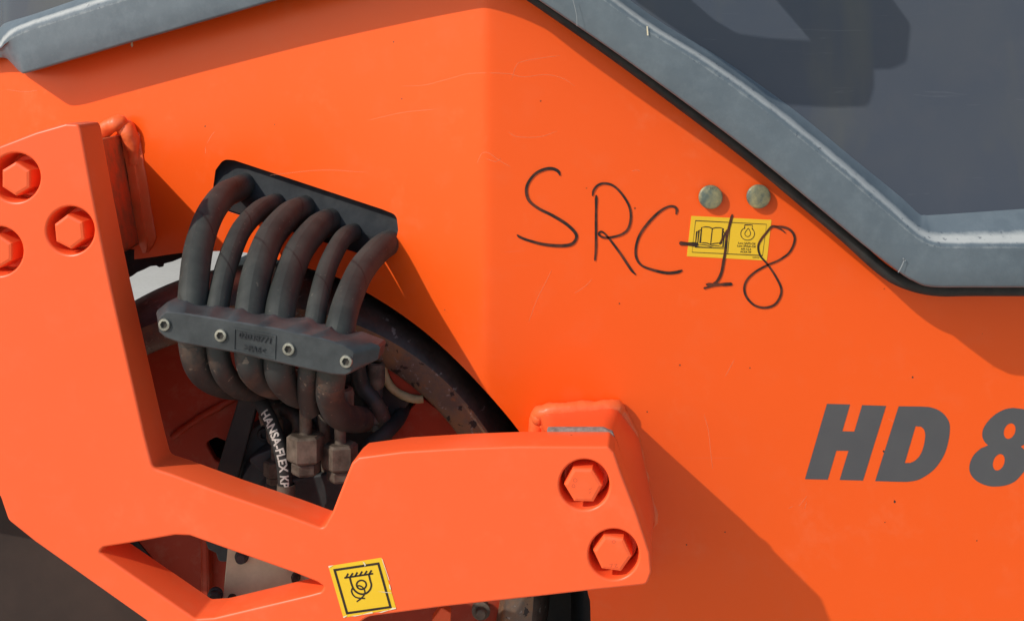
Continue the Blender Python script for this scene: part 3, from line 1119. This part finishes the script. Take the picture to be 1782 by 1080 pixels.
V, F = [], []
base = [onl(*p) for p in lp]
topp = [ltop(*p) for p in lp]
m = len(lp)
V = base + topp
F = [(i, (i + 1) % m, m + (i + 1) % m, m + i) for i in range(m)] + [tuple(range(m, 2 * m))]
PADL = link('mounting_pad', V, F, M['pad'], ROLLER, 40, label='dirty orange welded pad, colour darkened for shade, behind the left arm of the bracket')
def fillet_weld(name, line, wide, high, mat, parent, wob=1.6):
    """a flat-faced fillet of weld metal: line = foot points on the pad edge, spreading outwards over the body"""
    pts = catmull([(a, b, 0) for a, b in line], 8)
    n_ = len(pts)
    V, F = [], []
    prof = [(-7, high * 0.9), (2, high), (wide * 0.30, high * 0.92), (wide * 0.42, high * 0.62), (wide * 0.55, high * 0.52), (wide * 0.85, high * 0.42), (wide, high * 0.22), (wide * 1.06, -2)]
    for i, p in enumerate(pts):
        t = (pts[min(i + 1, n_ - 1)] - pts[max(i - 1, 0)]).normalized()
        o_ = Vector((t.y, -t.x, 0)) * -1
        if o_.x < 0 and abs(t.y) > 0.5:
            o_ = -o_
        if abs(t.y) <= 0.5 and o_.y > 0:
            o_ = -o_
        tp = min(1, 0.35 + 4 * min(i, n_ - 1 - i) / n_)
        for w_, h_ in prof:
            q = p + o_ * w_ * tp
            k2 = wob * noise.noise(Vector((p.x * 0.09, p.y * 0.09, w_ * 0.08)))
            V.append(onl(q.x + k2, q.y, h_ * tp + k2))
    m_ = len(prof)
    for i in range(n_ - 1):
        for s_ in range(m_ - 1):
            F.append((i * m_ + s_, i * m_ + s_ + 1, (i + 1) * m_ + s_ + 1, (i + 1) * m_ + s_))
    return link(name, V, F, mat, parent, 40)


fillet_weld('weld_bead', [(215, 226), (218, 240), (226, 290), (236, 350), (246, 412), (251, 440)], 25, 15, M['weld'], PADL)
tube('weld_bead', [onl(x, y, h) for x, y, h in ((150, 244, 34), (172, 232, 36), (190, 221, 36), (204, 214, 32), (212, 214, 20))], lambda t: 17 - 2 * t, M['weld'], PADL, 20, 8, rough=2.6, rfreq=0.05)
tube('weld_bead', [onl(x, y, h) for x, y, h in ((216, 222, 8), (222, 226, 16), (228, 240, 14), (233, 262, 6), (237, 285, 0))], lambda t: 18 - 5 * t, M['weld'], PADL, 20, 8, rough=2.2, rfreq=0.05)

# ------------------------------------------------------------------ slot plate the hoses come out of
V, F = [], []
up_edge = [(366, 268), (408, 268), (540, 312), (668, 354), (704, 378)]
ridge = [(360, 316), (425, 334), (520, 364), (640, 404), (700, 424)]
low_edge = [(360, 352), (400, 366), (515, 404), (620, 441), (690, 462)]
rw = [(up_edge, -34), (ridge, -3), ([(a, b + 5) for a, b in ridge], -2), (low_edge, -12), ([(a, b + 2) for a, b in low_edge], -40)]
for pts, h in rw:
    for p in pts:
        V.append(body(p[0], p[1], h - 2))
for r_ in range(len(rw) - 1):
    for i in range(4):
        F.append((r_ * 5 + i, r_ * 5 + i + 1, r_ * 5 + 6 + i, r_ * 5 + 5 + i))
link('hose_plate', V, F, M['slot_plate'], ROLLER, 12, label='black angled plate inside the slot, with hose openings')

# ------------------------------------------------------------------ hoses
def hose(name, pts, r, mat, label=None, parent=ROLLER, per=8, segs=24):
    return tube(name, [at(x, y, Y) for x, y, Y in pts], r, mat, parent, segs, per, label=label)


def yb(px):
    return body(px, 400).y


HOSES = [
    ([(432, 320, 260), (410, 330, 180), (388, 342, 110), (364, 376, 20), (346, 430, -60), (338, 490, -115), (335, 545, -140), (337, 598, -140), (345, 632, -120), (363, 655, -80), (396, 669, -20), (445, 672, 60), (520, 680, 160)], 24.5),
    ([(492, 350, 240), (472, 356, 160), (449, 368, 96), (419, 402, 14), (396, 458, -70), (383, 510, -120), (377, 560, -150), (380, 612, -150), (389, 646, -130), (409, 670, -80), (440, 679, -20), (485, 668, 60), (540, 660, 160)], 18.5),
    ([(545, 358, 230), (522, 366, 150), (500, 378, 90), (470, 414, 10), (449, 470, -80), (438, 525, -130), (434, 575, -160), (436, 622, -160), (446, 648, -130), (472, 666, -70), (512, 668, 10), (570, 660, 130)], 25.5),
    ([(597, 378, 220), (572, 386, 140), (549, 400, 70), (519, 440, -10), (497, 500, -100), (487, 550, -150), (485, 600, -168), (487, 645, -160), (499, 668, -120), (521, 684, -60), (556, 684, 30), (600, 670, 140)], 25.0),
    ([(637, 400, 200), (616, 404, 120), (596, 416, 56), (572, 460, -30), (556, 515, -115), (547, 565, -165), (541, 610, -178), (536, 655, -160), (536, 690, -120), (540, 712, -90)], 17.0),
    ([(712, 412, 190), (684, 420, 112), (662, 432, 50), (630, 468, -30), (606, 520, -120), (592, 570, -175), (581, 620, -188), (575, 665, -170), (576, 696, -130), (590, 721, -85), (618, 729, 15), (648, 726, 110), (700, 712, 230)], 23.5),
]
HL = ['thick black hose, leftmost of the six in the clamp', 'thin black hose, second from the left in the clamp', 'thick black hose, third from the left in the clamp', 'thick black hose, fourth from the left in the clamp',
      'thin black hose, fifth from the left in the clamp', 'thick black hose, rightmost of the six in the clamp']
for (pts, r), lb in zip(HOSES, HL):
    h1 = hose('hydraulic_hose', pts[:8], r, M['hose'], lb)
    tube('muddy_bend', [at(*p) for p in pts[6:]], r * 0.985, M['muddy_hose'], h1, 24, 8)

# ------------------------------------------------------------------ clamp
fr = fillet([(276, 552, 5), (288, 541, 5), (311, 543, 0), (398, 557, 0), (482, 571, 0), (561, 588, 0), (600, 600, 0), (618, 611, 4), (613, 647, 5), (602, 653, 5), (578, 652, 10), (510, 637, 0), (410, 614, 0), (314, 597, 0), (288, 588, 6), (275, 577, 4)], 4, 3)
md = fillet([(259, 548, 5), (281, 529, 5), (309, 532, 0), (398, 547, 0), (482, 559, 0), (561, 576, 0), (600, 588, 0), (655, 609, 4), (650, 633, 5), (603, 656, 5), (578, 656, 10), (510, 641, 0), (410, 618, 0), (314, 601, 0), (287, 592, 6), (262, 566, 4)], 4, 3)
fr, md = resample(fr, 160), resample(md, 160)
HX = ((335, 25), (378, 19), (435, 26), (486, 26), (546, 17.5), (588, 24))


def scallop(p):
    x, y = p
    lo = 528 + (x - 300) * 0.205
    if y > lo + 22 or x < 306 or x > 614:
        return p
    best = min(abs(x - hx) / hr for hx, hr in HX)
    return (x, y + 6.5 - 6.5 * min(1.1, best) ** 2)


md = [scallop(p) for p in md]
# align the two outlines at their left ends
rot = min(range(160), key=lambda i: sum((Vector(fr[j]) - Vector(md[(j + i) % 160])).length for j in range(0, 160, 6)))
md = md[rot:] + md[:rot]
V, F = [], []
lay = [([inset(fr, 2.5)], 0.0), ([fr], 2.0), ([md], 26.0), ([md], 62.0), ([inset(md, 4)], 67.0)]
for (lp_,), d in lay:
    V += [CLAMP(x, y) + CLAMP.n * d for x, y in lp_]
for s in range(len(lay) - 1):
    for i in range(160):
        j = (i + 1) % 160
        F.append((s * 160 + i, s * 160 + j, (s + 1) * 160 + j, (s + 1) * 160 + i))
c0 = len(V)
V += [CLAMP(x, y) for x, y in inset(fr, 2.5)]
for tri in tessellate_polygon([[Vector((x, y, 0)) for x, y in inset(fr, 2.5)]]):
    F.append(tuple(c0 + i for i in tri))
c1 = len(V)
V += [CLAMP(x, y) + CLAMP.n * 67 for x, y in inset(md, 4)]
for tri in tessellate_polygon([[Vector((x, y, 0)) for x, y in inset(md, 4)]]):
    F.append(tuple(c1 + i for i in tri))
CL = link('hose_clamp', V, F, M['clamp'], ROLLER, 30, label='grey nylon clamp bar holding six hoses, with four socket screws')
for x, y in ((287, 564), (385, 583), (503, 606.5), (603, 628)):
    c = CLAMP(x, y)
    n = CLAMP.n
    e1 = Vector((n.y, -n.x, 0)).normalized()
    e2 = Vector((0, 0, 1))
    V, F = [], []
    m = 24
    prof = [(9.9, 1.0, 0), (9.9, -3.0, 0), (9.2, -4.2, 0), (6.4, -4.6, 1), (5.9, -3.6, 1), (5.6, 5.0, 1)]
    for rr, d, hx in prof:
        for s in range(m):
            a = s * 2 * math.pi / m
            q = rr
            if hx:
                q = rr * math.cos(math.pi / 6) / math.cos((a % (math.pi / 3)) - math.pi / 6)
            V.append(c + (e1 * math.cos(a) + e2 * math.sin(a)) * q + n * d)
    for q in range(len(prof) - 1):
        for s in range(m):
            t = (s + 1) % m
            F.append((q * m + s, q * m + t, (q + 1) * m + t, (q + 1) * m + s))
    link('socket_screw', V, F, M['zinc'], CL, 35)
    link('socket_floor', [c + (e1 * math.cos(s * math.pi / 3) + e2 * math.sin(s * math.pi / 3)) * 6.2 - n * 0.6 for s in range(6)], [tuple(range(6))], M['dark_socket'], CL)
# moulded frame and part number
FR = [(408.5, 571), (479.5, 584.5), (478, 623), (407.5, 608)]
V, F = [], []
fo, fi = inset(FR, -1.2), inset(FR, 1.2)
for lp_, d in ((fo, 0.2), (fo, -1.6), (fi, -1.6), (fi, 0.2)):
    V += [CLAMP(x, y) + CLAMP.n * d for x, y in lp_]
for s in range(3):
    for i in range(4):
        j = (i + 1) % 4
        F.append((s * 4 + i, s * 4 + j, s * 4 + 4 + j, s * 4 + 4 + i))
link('moulded_frame', V, F, M['clamp'], CL)
lettering('moulded_number', '02038771', (444, 587), 14.5, (1, 0.19), M['clamp_mark'], onc, 1.0, CL, xs=1.02, depth=2.4, bold=0.01)
lettering('moulded_code', '>PA6<', (442.5, 606.5), 13.5, (1, 0.19), M['clamp_mark'], onc, 1.0, CL, depth=2.4, bold=0.01)

# ------------------------------------------------------------------ drum
DC = (440.0, 1020.0)
YF = 60.0
dcen = at(DC[0], DC[1], YF)
kf = (DIST + YF) / DIST
DRUM = lathe('steel_drum', [(r * kf, d) for r, d in ((489, 2), (497, 6), (506, 15), (516, 34), (524, 66), (527, 120), (527, 205), (470, 212), (468, 900))], dcen, (0, 1, 0), M['drum_shell'], ROLLER, 160, smooth=40,
             label='black steel drum of the roller seen under the arch')
lathe('drum_rim', [(r * kf, d) for r, d in ((436, 200), (437, 60), (440, 20), (444, 14), (462, 8), (478, 3), (489, 2))], dcen, (0, 1, 0), M['rusty_drum'], DRUM, 160, smooth=50, label='rusty worn rim of the drum')
lathe('drum_disc', [(445 * kf, 190), (300, 200), (120, 205), (0.1, 205)], dcen, (0, 1, 0), M['brown_steel'], DRUM, 96)

# ------------------------------------------------------------------ inside of the drum end
pc = lambda Y: plane(Y)
plate('carrier_plate', fillet([(230, 598, 10), (420, 575, 30), (600, 620, 30), (640, 700, 20), (640, 900, 0), (760, 1010, 40), (935, 1030, 30), (900, 1200, 0), (330, 1200, 0), (300, 1085, 20), (232, 1035, 20), (160, 955, 20), (150, 700, 20)], 20), M['shaded_orange'],
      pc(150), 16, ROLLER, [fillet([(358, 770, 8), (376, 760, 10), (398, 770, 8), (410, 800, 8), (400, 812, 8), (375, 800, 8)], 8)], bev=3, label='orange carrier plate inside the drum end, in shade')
plate('carrier_plate', fillet([(733, 690, 3), (664, 768, 3), (600, 850, 3), (640, 960, 3), (860, 930, 20), (880, 800, 20)], 3), M['shaded_orange'], pc(122), 14, ROLLER, bev=2, label='orange gusset right of the fittings')
plate('weld_rib', fillet([(348, 905, 3), (362, 905, 3), (366, 1110, 3), (350, 1110, 3)], 3), M['shaded_orange'], pc(120), 30, ROLLER, bev=4)
tube('weld_seam', [at(x, y, 148) for x, y in ((300, 760), (330, 738), (372, 712), (412, 690))], 7, M['shaded_orange'], ROLLER, 12, 6, rough=2)
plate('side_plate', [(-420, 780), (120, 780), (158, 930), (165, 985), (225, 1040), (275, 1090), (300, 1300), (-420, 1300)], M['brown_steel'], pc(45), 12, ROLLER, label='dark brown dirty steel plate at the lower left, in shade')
# black strap, motor, block
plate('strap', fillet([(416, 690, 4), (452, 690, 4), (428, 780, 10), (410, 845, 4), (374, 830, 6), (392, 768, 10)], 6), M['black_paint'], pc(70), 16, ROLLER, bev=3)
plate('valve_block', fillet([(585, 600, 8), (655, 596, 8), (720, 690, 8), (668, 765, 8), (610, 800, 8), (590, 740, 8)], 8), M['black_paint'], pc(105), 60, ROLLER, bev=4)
mc = at(515, 868, 92)
MOT = lathe('hydraulic_motor', [(150, 60), (150, 26), (146, 20), (112, 18), (108, -4), (104, -8), (70, -10), (64, -30), (60, -33), (0.1, -33)], mc, (0, 1, 0), M['grey_metal'], ROLLER, 72, label='dark grey drum motor behind the hose fittings')
for a in (-152, -118, -80, -40, -10, 170):
    p = mc + Vector((math.cos(R(a)) * 128, 16, math.sin(R(a)) * 128))
    lathe('motor_bolt', [(13, 6), (13, -6), (11.5, -8), (6, -8), (5.5, -2), (0.1, -2)], p, (0, 1, 0), M['black_paint'], MOT, 18)
plate('motor_lug', fillet([(430, 800, 10), (448, 790, 10), (500, 770, 10), (505, 800, 10), (455, 822, 12)], 8), M['grey_metal'], pc(70), 18, MOT, bev=3)
plate('manifold', fillet([(505, 835, 5), (610, 815, 5), (640, 850, 5), (600, 930, 5), (500, 910, 5)], 5), M['grey_metal'], pc(30), 60, ROLLER, bev=4)


def fitting(x, y, Y, sc, label, bend=0.0):
    """ferrule, neck, two hex nuts standing on the manifold"""
    f = part('hose_fitting', label)
    ax = (0.02, 0, -1)
    rt = DIST / (DIST + Y)
    top = at(x, y, Y)
    up = Vector((0, 0, -1))
    lathe('ferrule', [(11 * sc, 6), (21 * sc, 0), (25 * sc, -10), (26 * sc, -34), (24 * sc, -42), (15 * sc, -44)], top + up * 55 * sc, (0, 0, 1), M['muddy_steel'], f, 24)
    lathe('neck', [(11 * sc, -60), (11 * sc, 6)], top + up * 0, (0, 0, 1), M['muddy_steel'], f, 20)
    for hgt, r, z, nm in ((46, 33, 0, 'nut'), (22, 25, 47, 'nut')):
        V, F = [], []
        pr = [(r * 0.84, 0), (r, 4), (r, hgt - 4), (r * 0.9, hgt)]
        for rr, d in pr:
            for s in range(6):
                a = R(12) + s * math.pi / 3
                V.append(top + Vector((math.cos(a) * rr * sc, math.sin(a) * rr * sc, (z + d) * sc)))
        for q in range(3):
            for s in range(6):
                t = (s + 1) % 6
                F.append((q * 6 + s, q * 6 + t, (q + 1) * 6 + t, (q + 1) * 6 + s))
        F += [tuple(range(6)), tuple(range(18, 24))]
        link(nm, V, F, M['muddy_steel'], f, 25)
    return f


fitting(532, 754, -40, 0.98, 'muddy brown hose fitting with two hex nuts, left of its neighbour')
fitting(592, 770, -30, 0.92, 'muddy brown hose fitting under the bend of the right hose')
fitting(655, 706, 70, 0.62, 'small muddy hose fitting at the right edge of the opening')
hose('hydraulic_hose', [(652, 690, 75), (650, 668, 75), (630, 655, 80), (590, 655, 90), (540, 650, 110)], 15, M['muddy_hose'], 'short dark hose behind the right hose')

hose('hydraulic_hose', [(706, 700, 150), (694, 728, 90), (672, 752, 40), (640, 778, 30), (622, 812, 40), (618, 870, 50)], 13, M['black_rubber'], 'black hose curving down at the right of the two fittings')
hose('hydraulic_hose', [(470, 700, 110), (505, 716, 70), (520, 742, 60), (512, 790, 66), (508, 850, 70)], 12, M['muddy_hose'], 'dark hose behind the left fitting')
hose('pipe', [(560, 720, 60), (566, 760, 50), (567, 800, 48), (566, 860, 50)], 9, M['muddy_steel'])
hose('hydraulic_hose', [(620, 628, 40), (628, 668, 60), (652, 700, 60), (668, 740, 70), (664, 800, 90)], 15, M['muddy_hose'], 'dark dusty hose hanging behind the right end of the clamp')
lathe('hose_clip', [(17, -9), (19, -9), (19, 9), (17, 9)], at(470, 726, 10), (0.35, -0.3, 1), M['muddy_steel'], ROLLER, 24)
fitting(478, 800, 60, 0.6, 'small muddy hose fitting beside the printed hose')
# printed hose
PH = [(438, 672, 60), (452, 696, 20), (470, 730, -10), (485, 770, -25), (494, 808, -30), (497, 850, -30), (498, 880, -30)]
ph = hose('hydraulic_hose', PH, 12.8, M['black_rubber'], 'thin black hose with pale lettering running down it')
lathe('ferrule', [(13.5, -8), (15.5, -8), (16, 0), (16, 60)], at(498, 850, -30), (0, 0, 1), M['muddy_steel'], ph, 24)
path = catmull([at(*p) for p in PH], 24)
cum = [0.0]
for a, b in zip(path, path[1:]):
    cum.append(cum[-1] + (b - a).length)


def along(s):
    for i in range(len(path) - 1):
        if cum[i + 1] >= s:
            t = (s - cum[i]) / max(1e-6, cum[i + 1] - cum[i])
            return path[i].lerp(path[i + 1], t), (path[i + 1] - path[i]).normalized()
    return path[-1], (path[-1] - path[-2]).normalized()


s0 = next(c for c, p in zip(cum, path) if p.z > 718)
txt = 'HANSA-FLEX KP'
vs, fs = text_mesh(txt, 0.0, 0.028, 3)
x0 = min(v.x for v in vs)
x1 = max(v.x for v in vs)
V = []
LEN = 127.0
for v in vs:
    s = s0 + (v.x - x0) / (x1 - x0) * LEN
    p, t = along(s)
    cross = t.cross(Vector((0, 1, 0))).normalized()       # across the hose
    if cross.x < 0:
        cross = -cross
    h = (v.y - 0.36) * 20.5
    out = (Vector((0.1, -1, 0)) - t * t.dot(Vector((0.1, -1, 0)))).normalized()
    ang = h / 12.8
    V.append(p + (cross * math.sin(ang) + out * math.cos(ang)) * 13.5)
link('hose_print', V, fs, M['pale_print'], ph)

# ring hole beside the rim, seen under it
tube('yellow_ring', [at(728 + 62 * math.cos(R(a)), 632 + 62 * math.sin(R(a)), 84) for a in (186, 170, 150, 130, 110, 92, 82)], 7.5, M['yellow_rim'], ROLLER, 14, 5, rough=1.2, label='dusty yellow ring of a lightening hole beside the drum rim')
plate('hole_floor', fillet([(668, 632, 4), (690, 676, 14), (736, 694, 4), (736, 660, 4), (690, 622, 4)], 6), M['shaded_orange'], pc(92), 5, ROLLER)

# --- in the triangular opening: galvanised plate, grey block, bolts
GP = plate('galvanised_plate', fillet([(398, 930, 3), (580, 990, 3), (600, 1080, 3), (384, 1085, 3)], 3), M['plate_steel'], pc(-40), 14, ROLLER, bev=1.5, label='pale galvanised plate behind the triangular opening')
for x, y, r in ((421, 967, 12), (375, 1034, 13), (515, 1003, 8), (404, 1041, 8)):
    lathe('plate_bolt', [(r, 2), (r, -3), (r * 0.8, -4), (r * 0.75, -12), (r * 0.6, -14), (0.1, -14)], at(x, y, -42), (0, 1, 0), M['grey_metal'] if r > 9 else M['brown_steel'], GP, 20)
plate('grey_block', fillet([(355, 935, 4), (402, 950, 4), (396, 978, 8), (380, 976, 6), (376, 962, 4), (362, 955, 4)], 4), M['clamp'], pc(52), 20, ROLLER, bev=2)
plate('dark_slit', fillet([(222, 936, 2), (234, 936, 2), (268, 976, 2), (264, 979, 2), (228, 955, 2)], 2), M['black_paint'], pc(146), 6, ROLLER)

# --- below the bracket: hub bolt and small orange pieces
hb = lathe('hub_bolt', [(17, 10), (17, -2), (14, -3), (10, -3), (10, -16), (8, -18), (0.1, -18)], at(837, 1062, 130), (0, 1, 0), M['muddy_steel'], ROLLER, 24)
plate('orange_lug', fillet([(752, 1078, 3), (768, 1056, 3), (785, 1066, 3), (782, 1120, 3), (752, 1120, 3)], 3), M['coral'], pc(60), 20, ROLLER, bev=2)
plate('ragged_strip', [(150, 440), (330, 428), (322, 446), (317, 448), (300, 455), (284, 459), (283, 464), (277, 465), (272, 462), (262, 463), (250, 469), (238, 474), (230, 480), (215, 488), (150, 500)], M['black_rubber'], pc(330), 8, ROLLER)  # ragged black strip hanging below the panel edge
